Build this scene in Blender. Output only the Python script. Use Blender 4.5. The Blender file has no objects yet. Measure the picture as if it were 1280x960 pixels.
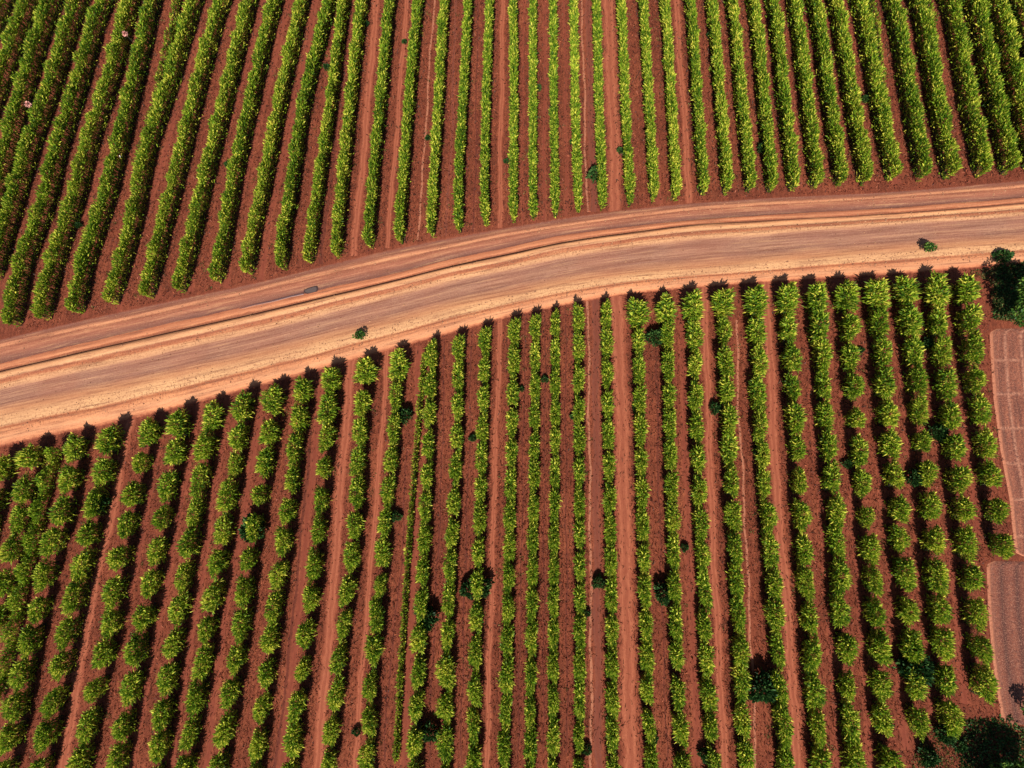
import bpy, math, random
import numpy as np
from mathutils import Matrix, Vector

random.seed(7)
rng = np.random.default_rng(7)
S = bpy.context.scene
COL = S.collection

# ------------------------------------------------------------------ camera
F, CX, CY, HC = 700.0, 640.0, 480.0, 78.0          # focal length (px of a 1280 wide frame), camera height in m
dn = np.array([60.0, 130.0, F]); dn /= np.linalg.norm(dn)
zc = -dn
_c = 1.0; _a = 50.0 / F; _b = -(60.0 * _a + F) / 130.0
yc = np.array([_a, _b, _c]); yc /= np.linalg.norm(yc)
if yc[1] > 0: yc = -yc
xc = np.cross(yc, zc)
RWC = np.stack([xc, yc, zc], axis=1)                # world -> camera (x right, y down, z forward)
cam_d = bpy.data.cameras.new('camera')
cam_d.sensor_width = 36.0; cam_d.lens = F / 1280.0 * 36.0
cam_d.clip_start = 0.5; cam_d.clip_end = 6000
cam = bpy.data.objects.new('camera', cam_d); COL.objects.link(cam)
r0, r1, r2 = RWC[0], RWC[1], RWC[2]
cam.matrix_world = Matrix(((r0[0], -r1[0], -r2[0], 0), (r0[1], -r1[1], -r2[1], 0), (r0[2], -r1[2], -r2[2], HC), (0, 0, 0, 1)))
S.camera = cam

# ------------------------------------------------------------------ light
SUN_EL = math.radians(50)
w = bpy.data.worlds.new('World'); S.world = w; w.use_nodes = True
nt = w.node_tree
bg = nt.nodes['Background']
sky = nt.nodes.new('ShaderNodeTexSky'); sky.sky_type = 'NISHITA'; sky.sun_disc = False
sky.sun_elevation = SUN_EL; sky.sun_rotation = math.pi; sky.air_density = 1.0; sky.dust_density = 1.0
nt.links.new(sky.outputs[0], bg.inputs[0]); bg.inputs[1].default_value = 0.06
sd = bpy.data.lights.new('sun', 'SUN'); sd.energy = 5.0; sd.angle = math.radians(0.5); sd.color = (1.0, 0.935, 0.82)
sun = bpy.data.objects.new('sun', sd); COL.objects.link(sun)
sun.rotation_euler = Vector((0.02, math.cos(SUN_EL), -math.sin(SUN_EL))).to_track_quat('-Z', 'Y').to_euler()
sun.location = (0, -60, 90)
S.view_settings.view_transform = 'Standard'; S.view_settings.look = 'None'
S.view_settings.gamma = 1; S.view_settings.exposure = 0.6

# ------------------------------------------------------------------ helpers
def un(px, py, z=0.0):
    """photo pixel -> world point on the horizontal plane at height z"""
    v = RWC.T @ np.array([px - CX, py - CY, F])
    t = (z - HC) / v[2]
    return np.array([v[0] * t, v[1] * t, z])
def unv(P, z=0.0):
    return np.array([un(p[0], p[1], z) for p in P])
def proj(P):
    P = np.asarray(P, float)
    c = (P - np.array([0, 0, HC])) @ RWC.T
    return CX + F * c[:, 0] / c[:, 2], CY + F * c[:, 1] / c[:, 2]

def lin(c):
    c = c / 255.0
    return c / 12.92 if c <= 0.04045 else ((c + 0.055) / 1.055) ** 2.4
ALB = 0.62
def al(r, g, b, k=1.0):
    return (lin(r) * ALB * k, lin(g) * ALB * k, lin(b) * ALB * k, 1)

def mesh_np(name, V, quads=None, tris=None, mats=(), smooth=False, tint=None, uv=None, matidx=None):
    V = np.asarray(V, np.float32)
    nq = 0 if quads is None else len(quads); ntr = 0 if tris is None else len(tris)
    me = bpy.data.meshes.new(name)
    me.vertices.add(len(V)); me.vertices.foreach_set('co', V.ravel())
    li = []
    if nq: li.append(np.asarray(quads, np.int32).ravel())
    if ntr: li.append(np.asarray(tris, np.int32).ravel())
    li = np.concatenate(li)
    me.loops.add(len(li)); me.loops.foreach_set('vertex_index', li)
    st = np.concatenate([np.arange(nq) * 4, nq * 4 + np.arange(ntr) * 3]).astype(np.int32)
    me.polygons.add(nq + ntr); me.polygons.foreach_set('loop_start', st)
    me.polygons.foreach_set('loop_total', np.concatenate([np.full(nq, 4), np.full(ntr, 3)]).astype(np.int32))
    if matidx is not None: me.polygons.foreach_set('material_index', np.asarray(matidx, np.int32))
    me.polygons.foreach_set('use_smooth', np.full(nq + ntr, smooth))
    if tint is not None:
        a = me.attributes.new('tint', 'FLOAT', 'POINT'); a.data.foreach_set('value', np.asarray(tint, np.float32))
    if uv is not None:
        l = me.uv_layers.new(name='UVMap'); l.data.foreach_set('uv', np.asarray(uv, np.float32)[li].ravel())
    for m in mats: me.materials.append(m)
    me.update(calc_edges=True); me.validate()
    return me
def link(name, me, parent=None):
    o = bpy.data.objects.new(name, me); COL.objects.link(o); o.parent = parent
    return o
def tag(o, label=None, cat=None, group=None, kind=None):
    if label: o['label'] = label
    if cat: o['category'] = cat
    if group: o['group'] = group
    if kind: o['kind'] = kind
    return o
class Acc:
    """collects several pieces into one mesh"""
    def __init__(s): s.V = []; s.Q = []; s.T = []; s.t = []; s.qm = []; s.tm = []; s.n = 0
    def add(s, V, Q=None, T=None, tint=None, m=0):
        V = np.asarray(V, float); s.V.append(V)
        if Q is not None and len(Q): s.Q.append(np.asarray(Q) + s.n); s.qm.append(np.full(len(Q), m))
        if T is not None and len(T): s.T.append(np.asarray(T) + s.n); s.tm.append(np.full(len(T), m))
        s.t.append(np.full(len(V), 0.5) if tint is None else np.asarray(tint)); s.n += len(V)
    def mesh(s, name, mats, smooth=False):
        Q = np.concatenate(s.Q) if s.Q else None; T = np.concatenate(s.T) if s.T else None
        mi = np.concatenate((s.qm if s.Q else []) + (s.tm if s.T else []))
        return mesh_np(name, np.concatenate(s.V), Q, T, mats, smooth, np.concatenate(s.t), matidx=mi)

def blades(P, D, L, W, droop=0.25, seed=0):
    """leaf blades: 5 verts each, one quad and one triangle"""
    r = np.random.default_rng(seed); n = len(P)
    D = D / np.linalg.norm(D, axis=1, keepdims=True)
    R = r.normal(size=(n, 3)); R[:, 2] *= 0.35
    s = np.cross(D, R); s /= np.linalg.norm(s, axis=1, keepdims=True) + 1e-9
    L = L[:, None]; W = W[:, None]
    m = P + D * L * 0.5; m[:, 2] += 0.04 * L[:, 0]
    tp = P + D * L; tp[:, 2] -= droop * L[:, 0]
    V = np.stack([P - s * W * .3, P + s * W * .3, m + s * W * .5, m - s * W * .5, tp], 1).reshape(-1, 3)
    b = np.arange(n)[:, None] * 5
    return V, b + np.array([[0, 1, 2, 3]]), b + np.array([[3, 2, 4]])
def tube(pts, rads, k=5):
    pts = np.asarray(pts, float); V = []; Q = []
    for i, p in enumerate(pts):
        d = pts[min(i + 1, len(pts) - 1)] - pts[max(i - 1, 0)]; d /= np.linalg.norm(d) + 1e-9
        a = np.cross(d, [0.3, 1, 0.1]); a /= np.linalg.norm(a); b = np.cross(d, a)
        for j in range(k):
            t = 2 * math.pi * j / k; V.append(p + rads[i] * (a * math.cos(t) + b * math.sin(t)))
    for i in range(len(pts) - 1):
        for j in range(k): Q.append([i * k + j, i * k + (j + 1) % k, (i + 1) * k + (j + 1) % k, (i + 1) * k + j])
    return np.array(V), np.array(Q)

# ------------------------------------------------------------------ materials
class NT:
    def __init__(s, name):
        s.m = bpy.data.materials.new(name); s.m.use_nodes = True
        s.t = s.m.node_tree; s.b = s.t.nodes['Principled BSDF']; s.out = s.t.nodes['Material Output']
    def n(s, ty, **k):
        x = s.t.nodes.new(ty)
        for a, v in k.items(): setattr(x, a, v)
        return x
    def l(s, a, b): s.t.links.new(a, b)
    def noise(s, vec, scale, detail=4, rough=0.6):
        x = s.n('ShaderNodeTexNoise'); x.inputs['Scale'].default_value = scale
        x.inputs['Detail'].default_value = detail; x.inputs['Roughness'].default_value = rough
        s.l(vec, x.inputs['Vector']); return x.outputs['Fac']
    def mapv(s, vec, sc, loc=(0, 0, 0)):
        x = s.n('ShaderNodeMapping'); x.inputs['Scale'].default_value = sc; x.inputs['Location'].default_value = loc
        s.l(vec, x.inputs['Vector']); return x.outputs[0]
    def ramp(s, fac, stops, interp='LINEAR'):
        x = s.n('ShaderNodeValToRGB'); e = x.color_ramp.elements; x.color_ramp.interpolation = interp
        while len(e) < len(stops): e.new(0.5)
        for i, (p, c) in enumerate(stops): e[i].position = p; e[i].color = c
        s.l(fac, x.inputs[0]); return x.outputs[0]
    def math(s, op, a, b=None, c=None, clamp=False):
        x = s.n('ShaderNodeMath', operation=op); x.use_clamp = clamp
        for i, v in enumerate((a, b, c)):
            if v is None: continue
            if isinstance(v, (int, float)): x.inputs[i].default_value = v
            else: s.l(v, x.inputs[i])
        return x.outputs[0]
    def mix(s, f, a, b, mode='MIX'):
        x = s.n('ShaderNodeMix', data_type='RGBA', blend_type=mode)
        for i, v in ((0, f), (6, a), (7, b)):
            if isinstance(v, (int, float)): x.inputs[i].default_value = v
            elif isinstance(v, tuple): x.inputs[i].default_value = v
            else: s.l(v, x.inputs[i])
        return x.outputs[2]
    def bump(s, h, strength, dist):
        x = s.n('ShaderNodeBump'); x.inputs['Strength'].default_value = strength; x.inputs['Distance'].default_value = dist
        s.l(h, x.inputs['Height']); s.l(x.outputs[0], s.b.inputs['Normal']); return x
    def pos(s): return s.n('ShaderNodeNewGeometry').outputs['Position']
def bw(v): return (v, v, v, 1)

SOIL_A, SOIL_B, SOIL_C = al(76, 35, 30), al(132, 64, 48), al(184, 106, 76)
def soil_nodes(N):
    """red tilled earth, drawn out a little along the rows; returns colour and height"""
    P = N.pos()
    st = N.mapv(P, (1.0, 0.35, 1.0))
    n1 = N.noise(st, 3.2, 5, 0.75)
    n2 = N.noise(P, 0.09, 3, 0.5)
    n3 = N.noise(N.mapv(P, (2.2, 0.05, 1)), 1.0, 3, 0.6)
    f = N.math('ADD', N.math('MULTIPLY', n1, 0.58), N.math('ADD', N.math('MULTIPLY', n2, 0.27), N.math('MULTIPLY', n3, 0.2)))
    c = N.ramp(f, [(0.40, SOIL_A), (0.53, SOIL_B), (0.68, SOIL_C)])
    n7 = N.noise(P, 0.55, 5, 0.75)
    c = N.mix(N.ramp(n7, [(0.36, bw(0.6)), (0.5, bw(0))]), c, al(96, 48, 38))
    c = N.mix(N.ramp(n7, [(0.55, bw(0)), (0.72, bw(0.4))]), c, al(178, 100, 72))
    n4 = N.noise(P, 9.0, 3, 0.8)
    c = N.mix(N.ramp(n4, [(0.3, bw(0.0)), (0.75, bw(0.5))]), c, SOIL_C)
    c = N.mix(N.ramp(n4, [(0.3, bw(0.55)), (0.45, bw(0.0))]), c, al(70, 30, 30))
    h = N.math('ADD', n1, N.math('MULTIPLY', n4, 0.5))
    return c, h
def mat_soil():
    N = NT('red_soil'); c, h = soil_nodes(N); N.l(c, N.b.inputs['Base Color'])
    N.b.inputs['Roughness'].default_value = 0.95; N.b.inputs['Specular IOR Level'].default_value = 0.1
    N.bump(h, 1.0, 0.22); return N.m
def mat_track(name, colA, colB, soft=0.28, strength=1.0, lines=1.0):
    N = NT(name); sc, h = soil_nodes(N)
    uv = N.n('ShaderNodeUVMap').outputs[0]
    sep = N.n('ShaderNodeSeparateXYZ'); N.l(uv, sep.inputs[0])
    e = N.math('ABSOLUTE', N.math('SUBTRACT', sep.outputs[1], 0.5))
    nz = N.noise(N.pos(), 2.2, 4, 0.7)
    nl = N.noise(N.mapv(uv, (0.25, 5.0, 1)), 3.0, 4, 0.65)
    k = N.math('ADD', e, N.math('MULTIPLY', N.math('SUBTRACT', nz, 0.5), 0.6))
    mk = N.n('ShaderNodeMapRange'); mk.inputs['From Min'].default_value = 0.5; mk.inputs['From Max'].default_value = 0.5 - soft
    mk.inputs['To Max'].default_value = strength
    N.l(k, mk.inputs['Value'])
    tc = N.mix(N.ramp(nl, [(0.35, bw(0)), (0.65, bw(1))]), colA, colB)
    wh = N.ramp(N.math('ADD', e, N.math('MULTIPLY', N.math('SUBTRACT', nl, 0.5), 0.1)), [(0.0, bw(0.5)), (0.10, bw(0.35)), (0.17, bw(0.0)), (0.27, bw(0.0)), (0.36, bw(0.4))])
    tc = N.mix(wh, tc, SOIL_B)
    fine = N.noise(N.pos(), 7.0, 3, 0.8)
    tc = N.mix(N.ramp(fine, [(0.3, bw(0.35)), (0.5, bw(0))]), tc, SOIL_A)
    N.l(N.mix(mk.outputs[0], sc, tc), N.b.inputs['Base Color'])
    N.b.inputs['Roughness'].default_value = 0.95; N.b.inputs['Specular IOR Level'].default_value = 0.1
    N.bump(N.math('ADD', N.math('MULTIPLY', h, 0.5), nl), 0.45, 0.06 * lines); return N.m
M_SOIL = mat_soil()
M_PALE = mat_track('pale_track', al(202, 122, 92), al(166, 90, 68), 0.34, 0.92)
M_MID = mat_track('dull_track', al(158, 84, 66), al(124, 62, 50), 0.4, 0.75)
M_GREY = mat_track('grey_track', al(142, 84, 70), al(118, 68, 58), 0.4, 0.85)
M_DARK = mat_track('dark_rut', al(64, 36, 36), al(95, 48, 42), 0.45, 0.85)
M_LINE = mat_track('pale_line', al(228, 162, 130), al(202, 130, 102), 0.5, 1.0)

def mat_road():
    N = NT('dirt_road'); sc, h = soil_nodes(N)
    uv = N.n('ShaderNodeUVMap').outputs[0]
    sep = N.n('ShaderNodeSeparateXYZ'); N.l(uv, sep.inputs[0])
    u, v = sep.outputs[0], sep.outputs[1]
    wob = N.noise(N.mapv(uv, (0.12, 3.0, 1)), 1.0, 4, 0.55)
    wob2 = N.noise(N.pos(), 3.0, 3, 0.7)
    vv = N.math('ADD', v, N.math('ADD', N.math('MULTIPLY', N.math('SUBTRACT', wob, 0.5), 0.030), N.math('MULTIPLY', N.math('SUBTRACT', wob2, 0.5), 0.014)))
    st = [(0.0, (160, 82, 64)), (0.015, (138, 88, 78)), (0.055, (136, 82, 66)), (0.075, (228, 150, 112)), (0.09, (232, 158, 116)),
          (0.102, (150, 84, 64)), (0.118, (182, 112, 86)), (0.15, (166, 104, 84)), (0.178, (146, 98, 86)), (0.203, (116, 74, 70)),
          (0.212, (205, 120, 82)), (0.25, (226, 148, 106)), (0.252, (190, 110, 74)), (0.262, (138, 80, 56)), (0.284, (128, 74, 52)), (0.300, (236, 168, 116)),  # brown ditch stops paint the bank's shade line wider
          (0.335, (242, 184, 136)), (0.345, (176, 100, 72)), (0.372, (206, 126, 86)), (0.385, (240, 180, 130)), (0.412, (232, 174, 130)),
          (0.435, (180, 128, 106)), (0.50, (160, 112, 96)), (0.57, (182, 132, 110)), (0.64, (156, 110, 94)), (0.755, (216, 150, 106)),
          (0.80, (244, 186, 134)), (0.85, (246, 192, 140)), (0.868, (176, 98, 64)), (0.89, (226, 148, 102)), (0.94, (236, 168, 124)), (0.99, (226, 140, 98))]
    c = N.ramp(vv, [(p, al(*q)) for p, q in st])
    streak = N.noise(N.mapv(uv, (0.11, 38.0, 1)), 1.0, 6, 0.72)
    streak2 = N.noise(N.mapv(uv, (0.7, 120.0, 1)), 1.0, 4, 0.8)
    c = N.mix(N.ramp(streak, [(0.36, bw(0.7)), (0.5, bw(0))]), c, al(128, 78, 60))
    c = N.mix(N.ramp(streak, [(0.52, bw(0)), (0.7, bw(0.5))]), c, al(250, 190, 136))
    c = N.mix(N.ramp(streak2, [(0.32, bw(0.4)), (0.48, bw(0))]), c, al(150, 86, 64))
    for cen, amp, fr, wdt, col, kk in ((.47, .05, .021, .0035, (120, 76, 62), .6), (.555, .06, .017, .003, (216, 160, 124), .6), (.60, .05, .013, .0035, (118, 72, 58), .65), (.69, .07, .019, .003, (122, 74, 56), .6),
                                       (.64, .03, .03, .0022, (96, 58, 46), .75), (.165, .03, .025, .004, (112, 70, 60), .6), (.135, .03, .02, .004, (214, 146, 112), .5), (.385, .02, .03, .003, (150, 88, 60), .6)):
        w1 = N.noise(N.mapv(uv, (fr, .0, 1), (cen * 37, 0, 0)), 1.0, 2, 0.5)
        dv = N.math('ABSOLUTE', N.math('SUBTRACT', N.math('ADD', v, N.math('MULTIPLY', N.math('SUBTRACT', w1, 0.5), amp * 2)), cen))
        brk = N.ramp(N.noise(N.mapv(uv, (.35, 3, 1), (cen * 11, 0, 0)), 1.0, 4, 0.8), [(0.42, bw(0)), (0.58, bw(kk))])
        ln = N.n('ShaderNodeMapRange'); ln.inputs['From Min'].default_value = wdt * 1.6; ln.inputs['From Max'].default_value = wdt * .4; N.l(dv, ln.inputs['Value'])
        c = N.mix(N.math('MULTIPLY', ln.outputs[0], brk), c, al(*col))
    # pebbly spots thrown to the sides of the wheel paths
    fine = N.noise(N.mapv(uv, (1.0, 14.0, 1)), 3.4, 3, 0.8)
    edge = N.ramp(v, [(0.33, bw(0)), (0.36, bw(1)), (0.40, bw(0.5)), (0.45, bw(0.08)), (0.60, bw(0.2)), (0.66, bw(0.05)), (0.80, bw(0.3)), (0.865, bw(1)), (0.88, bw(0.8)), (0.93, bw(0.15))])
    c = N.mix(N.math('MULTIPLY', edge, N.ramp(fine, [(0.52, bw(0)), (0.62, bw(0.85))])), c, al(140, 72, 46))
    fs = N.noise(N.pos(), 8.0, 3, 0.8)
    c = N.mix(N.ramp(fs, [(0.3, bw(0.4)), (0.5, bw(0))]), c, al(130, 82, 68))
    c = N.mix(N.ramp(fs, [(0.52, bw(0.0)), (0.72, bw(0.35))]), c, al(240, 190, 150))
    big = N.noise(N.pos(), 0.12, 3, 0.6)
    c = N.mix(N.ramp(big, [(0.35, bw(0.25)), (0.6, bw(0))]), c, al(176, 108, 84))
    # the two margins break up into field soil
    m0 = N.noise(N.pos(), 1.6, 4, 0.7)
    d = N.math('MINIMUM', N.math('MULTIPLY', v, 1.0), N.math('SUBTRACT', 1.0, v))
    k = N.n('ShaderNodeMapRange'); k.inputs['From Min'].default_value = 0.0; k.inputs['From Max'].default_value = 0.02
    N.l(N.math('ADD', d, N.math('MULTIPLY', N.math('SUBTRACT', m0, 0.55), 0.05)), k.inputs['Value'])
    N.l(N.mix(k.outputs[0], sc, c), N.b.inputs['Base Color'])
    N.b.inputs['Roughness'].default_value = 0.95; N.b.inputs['Specular IOR Level'].default_value = 0.15
    N.bump(N.math('ADD', N.math('MULTIPLY', fine, 0.5), N.math('ADD', streak, streak2)), 0.35, 0.08); return N.m
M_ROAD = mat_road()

def mat_leaf(name, dark, mid, bright, trans=0.3, objvar=True):
    N = NT(name)
    at = N.n('ShaderNodeAttribute'); at.attribute_name = 'tint'
    n = N.noise(N.pos(), 0.45, 4, 0.65)
    f = N.math('ADD', at.outputs['Fac'], N.math('MULTIPLY', N.math('SUBTRACT', n, 0.5), 0.85))
    if objvar:
        oi = N.n('ShaderNodeObjectInfo')
        f = N.math('ADD', f, N.math('MULTIPLY', N.math('SUBTRACT', oi.outputs['Random'], 0.5), 0.14))
    c = N.ramp(f, [(0.08, dark), (0.5, mid), (0.92, bright)])
    N.l(c, N.b.inputs['Base Color'])
    N.b.inputs['Roughness'].default_value = 0.5; N.b.inputs['Specular IOR Level'].default_value = 0.18
    tr = N.n('ShaderNodeBsdfTranslucent'); N.l(c, tr.inputs[0])
    mx = N.n('ShaderNodeMixShader'); mx.inputs[0].default_value = trans
    N.l(N.b.outputs[0], mx.inputs[1]); N.l(tr.outputs[0], mx.inputs[2]); N.l(mx.outputs[0], N.out.inputs[0]); return N.m
def mat_plain(name, col, rough=0.8, col2=None, scale=3.0):
    N = NT(name); N.b.inputs['Roughness'].default_value = rough
    n = N.noise(N.pos(), scale, 4, 0.7)
    N.l(N.ramp(n, [(0.35, col), (0.65, col2 or col)]), N.b.inputs['Base Color']); N.bump(n, 0.4, 0.05); return N.m
M_LEAF = mat_leaf('crop_leaf', (0.045, 0.115, 0.012, 1), (0.235, 0.385, 0.020, 1), (0.80, 0.74, 0.10, 1), 0.45)
M_DLEAF = mat_leaf('dark_leaf', (0.008, 0.03, 0.010, 1), (0.024, 0.075, 0.018, 1), (0.09, 0.17, 0.04, 1), 0.2)
M_TLEAF = mat_leaf('tree_leaf', (0.010, 0.042, 0.008, 1), (0.032, 0.10, 0.014, 1), (0.15, 0.24, 0.035, 1), 0.22)
M_GRASS = mat_leaf('grass_blade', (0.03, 0.05, 0.014, 1), (0.08, 0.10, 0.025, 1), (0.22, 0.18, 0.06, 1), 0.2, False)
M_STUB = mat_leaf('dry_stalk', al(46, 20, 20), al(116, 52, 42), al(200, 112, 80), 0.1, False)
M_STEM = mat_plain('green_stem', (0.02, 0.028, 0.012, 1), 0.8, (0.045, 0.04, 0.02, 1))
M_BARK = mat_plain('bark', (0.06, 0.04, 0.03, 1), 0.9, (0.12, 0.085, 0.06, 1))
M_CLOD = mat_plain('earth_clod', SOIL_A, 0.95, SOIL_C, 1.5)

# ------------------------------------------------------------------ ground: one sheet to the horizon
def axis(lo, hi, step, far):
    a = list(np.arange(lo, hi + 1e-6, step)); d = step
    x = hi; up = []
    while x < far: d *= 1.6; x += d; up.append(x)
    x = lo; d = step; dnn = []
    while x > -far: d *= 1.6; x -= d; dnn.append(x)
    return np.array(dnn[::-1] + a + up)
gx, gy = axis(-100, 100, 2.0, 2500), axis(-80, 100, 2.0, 2500)
X, Y = np.meshgrid(gx, gy); V = np.stack([X.ravel(), Y.ravel(), np.zeros(X.size)], 1)
nx, ny = len(gx), len(gy)
I, J = np.meshgrid(np.arange(nx - 1), np.arange(ny - 1)); b = (J * nx + I).ravel()
tag(link('ground', mesh_np('ground', V, np.stack([b, b + 1, b + nx + 1, b + nx], 1), mats=[M_SOIL])), kind='structure')

# ------------------------------------------------------------------ road
XS = [-120, 0, 160, 340, 420, 500, 560, 640, 700, 780, 860, 960, 1120, 1280, 1400]
CUR = {  # photo rows of each line that runs along the road
 0.0:  [453, 424, 387, 348, 328, 309, 297, 283, 273, 262, 254, 247, 239, 225, 214],
 0.08: [462, 431, 397, 357, 338, 320, 307, 292, 282, 271, 261, 254, 245, 232, 222],
 0.205:[484, 454, 416, 376, 358, 340, 325, 308, 295, 284, 276, 269, 260, 247, 236],
 0.27: [494, 464, 427, 387, 368, 349, 334, 317, 304, 292, 282, 276, 267, 254, 243],
 0.425:[521, 489, 453, 412, 391, 371, 355, 338, 325, 312, 302, 294, 282, 271, 261],
 0.745:[548, 515, 481, 440, 420, 400, 384, 367, 354, 343, 335, 326, 312, 301, 290],
 1.0:  [592, 559, 525, 479, 457, 434, 418, 396, 383, 369, 361, 353, 343, 329, 317]}
def smooth_interp(x, xs, ys):
    xs = np.array(xs, float); ys = np.array(ys, float); m = np.gradient(ys, xs)
    x = np.clip(x, xs[0], xs[-1]); i = np.clip(np.searchsorted(xs, x) - 1, 0, len(xs) - 2)
    h = xs[i + 1] - xs[i]; t = (x - xs[i]) / h
    return (2*t**3-3*t**2+1)*ys[i] + (t**3-2*t**2+t)*h*m[i] + (-2*t**3+3*t**2)*ys[i+1] + (t**3-t**2)*h*m[i+1]
kv = sorted(CUR)
RX = np.arange(-118, 1398, 4.0)
vs = np.concatenate([np.linspace(a, b_, n, endpoint=False) for a, b_, n in
     [(0, .08, 6), (.08, .205, 8), (.205, .25, 3), (.25, .30, 14), (.30, .425, 8), (.425, .745, 14), (.745, .86, 7), (.86, .90, 5), (.90, 1.0, 8)]] + [[1.0]])
prof_v = [0, .01, .07, .085, .10, .125, .14, .2, .215, .250, .264, .272, .284, .30, .36, .45, .60, .72, .80, .86, .868, .88, .95, 1.0]
prof_z = [.006, .03, .03, .12, .03, .09, .05, .02, .13, .15, .03, .03, .42, .60, .50, .42, .43, .40, .47, .46, .38, .44, .28, .006]
zs = np.interp(vs, prof_v, prof_z)
zflat = np.interp(vs, [0, .01, .07, .085, .10, .125, .14, .2, .215, .255, .268, .28, .30, .33, .345, .40, .45, .60, .72, .80, .86, .868, .88, .95, 1.0],
                  [.006, .03, .03, .11, .03, .08, .06, .06, .2, .22, .10, .24, .24, .14, .3, .36, .32, .35, .33, .4, .38, .30, .36, .24, .006])
V = []; UV = []; ulen = 0; last = None
pyk = {k: smooth_interp(RX, XS, CUR[k]) for k in kv}
for i, x in enumerate(RX):
    pk = [pyk[k][i] for k in kv]
    mid = un(x, np.interp(0.5, kv, pk))
    if last is not None: ulen += np.linalg.norm(mid - last)
    last = mid
    blend = np.clip((x - 700) / 260, 0, 1); zz = zs * (1 - blend) + zflat * blend
    for v_, z in zip(vs, zz):
        j = 0.02 * math.sin(x * .05 + v_ * 30) if 0.02 < v_ < .98 else 0
        p = un(x, np.interp(v_, kv, pk)); V.append((p[0], p[1], z + j)); UV.append((ulen, v_))
nv = len(vs); I, J = np.meshgrid(np.arange(len(RX) - 1), np.arange(nv - 1)); b = (I * nv + J).ravel()
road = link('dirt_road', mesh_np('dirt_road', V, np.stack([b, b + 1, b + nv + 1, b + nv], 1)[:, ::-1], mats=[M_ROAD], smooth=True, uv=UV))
tag(road, kind='structure')

# ------------------------------------------------------------------ tracks between the rows (thin sheets 4 mm apart)
TR = []
def strip(name, pts, wpx, mat, z=0.008, vis=True):
    """pts: photo pixels on the ground, width in photo pixels; drawn as a gently wandering band"""
    P = np.array(pts, float); P = P[np.argsort(P[:, 1])]
    ys = np.arange(P[0, 1], P[-1, 1] + 0.1, 5.0)
    xs = smooth_interp(ys, P[:, 1], P[:, 0]) if len(P) > 2 else np.interp(ys, P[:, 1], P[:, 0])
    ph = len(TR) * 1.3
    C = unv(list(zip(xs, ys))); wd = wpx / 9.0 * 0.5 * 1.35
    C[:, 0] += .10 * np.sin(ys * .045 + ph) + .05 * np.sin(ys * .13 + ph * 2)
    V = []; UV = []; L = 0
    for i, c in enumerate(C):
        if i: L += np.linalg.norm(C[i] - C[i - 1])
        d = C[min(i + 1, len(C) - 1)] - C[max(i - 1, 0)]; d /= np.linalg.norm(d); nrm = np.array([-d[1], d[0], 0])
        for s_, vv in ((-1, 0), (1, 1)):
            p = c + nrm * s_ * wd * (1 + .12 * math.sin(i * .9 + ph)); V.append((p[0], p[1], z)); UV.append((L, vv))
    n = len(C); b = np.arange(n - 1) * 2
    Q = np.stack([b, b + 1, b + 3, b + 2], 1)
    me = mesh_np(name, V, Q, mats=[mat], uv=UV)
    if me.polygons[0].normal.z < 0: me.flip_normals()
    tag(link(name, me), kind='structure')
    TR.append((ys, xs, wpx))
strip('dirt_track', [(759, -40), (760, 0), (765, 120), (769, 235), (769, 270)], 15, M_PALE)
strip('dirt_track', [(842, -40), (845, 0), (852, 100), (861, 235), (862, 256)], 8, M_PALE)
strip('narrow_path', [(726, -40), (727, 0), (730, 100), (733, 235), (734, 268)], 2.6, M_LINE, 0.012)
strip('dirt_track', [(734, -40), (735, 0), (737, 100), (741, 235), (742, 267)], 9, M_GREY)
strip('dirt_track', [(475, -40), (471, 0), (462, 100), (450, 237), (441, 322)], 9, M_PALE)
strip('dirt_track', [(511, -40), (508, 0), (500, 110), (490, 237), (483, 312)], 6, M_PALE)
strip('narrow_path', [(545, -40), (543, 0), (535, 110), (527, 237), (521, 304)], 2.6, M_LINE)
strip('dirt_track', [(630, -40), (629, 0), (627, 110), (625, 237), (625, 285)], 6, M_PALE)
strip('dirt_track', [(444, -40), (440, 0), (428, 100), (412, 237), (400, 332)], 6, M_DARK)
strip('wheel_rut', [(600, -40), (598, 0), (594, 225), (592, 290)], 3, M_DARK)
strip('wheel_rut', [(570, -40), (569, 0), (561, 235), (556, 298)], 3.4, M_GREY)
strip('wheel_rut', [(656, -40), (655, 0), (653, 235), (653, 280)], 3, M_MID)
strip('wheel_rut', [(680, -40), (681, 0), (680, 235), (680, 275)], 4, M_MID)
strip('wheel_rut', [(704, -40), (705, 0), (708, 235), (708, 270)], 4, M_MID)
for a in ([(268, -40), (257, 0), (225, 118), (193, 237), (168, 320), (148, 392)], [(303, -40), (294, 0), (262, 87), (225, 232), (208, 300), (197, 376)],
          [(337, -40), (328, 0), (300, 110), (262, 237), (247, 300), (239, 368)], [(369, -40), (361, 0), (332, 120), (303, 237), (290, 300), (283, 360)],
          [(402, -40), (395, 0), (372, 110), (345, 237), (333, 300), (326, 350)], [(800, -40), (803, 0), (808, 110), (823, 240), (824, 256)],
          [(908, -40), (911, 0), (920, 110), (939, 240)], [(965, -40), (970, 0), (985, 110), (1000, 237)], [(1045, -40), (1055, 0), (1090, 110), (1120, 230)],
          [(1103, -40), (1115, 0), (1130, 100), (1148, 228)], [(1175, -40), (1185, 0), (1200, 120), (1215, 222)], [(128, -20), (100, 100), (76, 200), (48, 300), (28, 412)],
          [(60, 400), (80, 330), (115, 240), (130, 200)], [(105, 400), (115, 330), (150, 237)]):
    strip('field_path', a, 8, M_MID)
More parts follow.
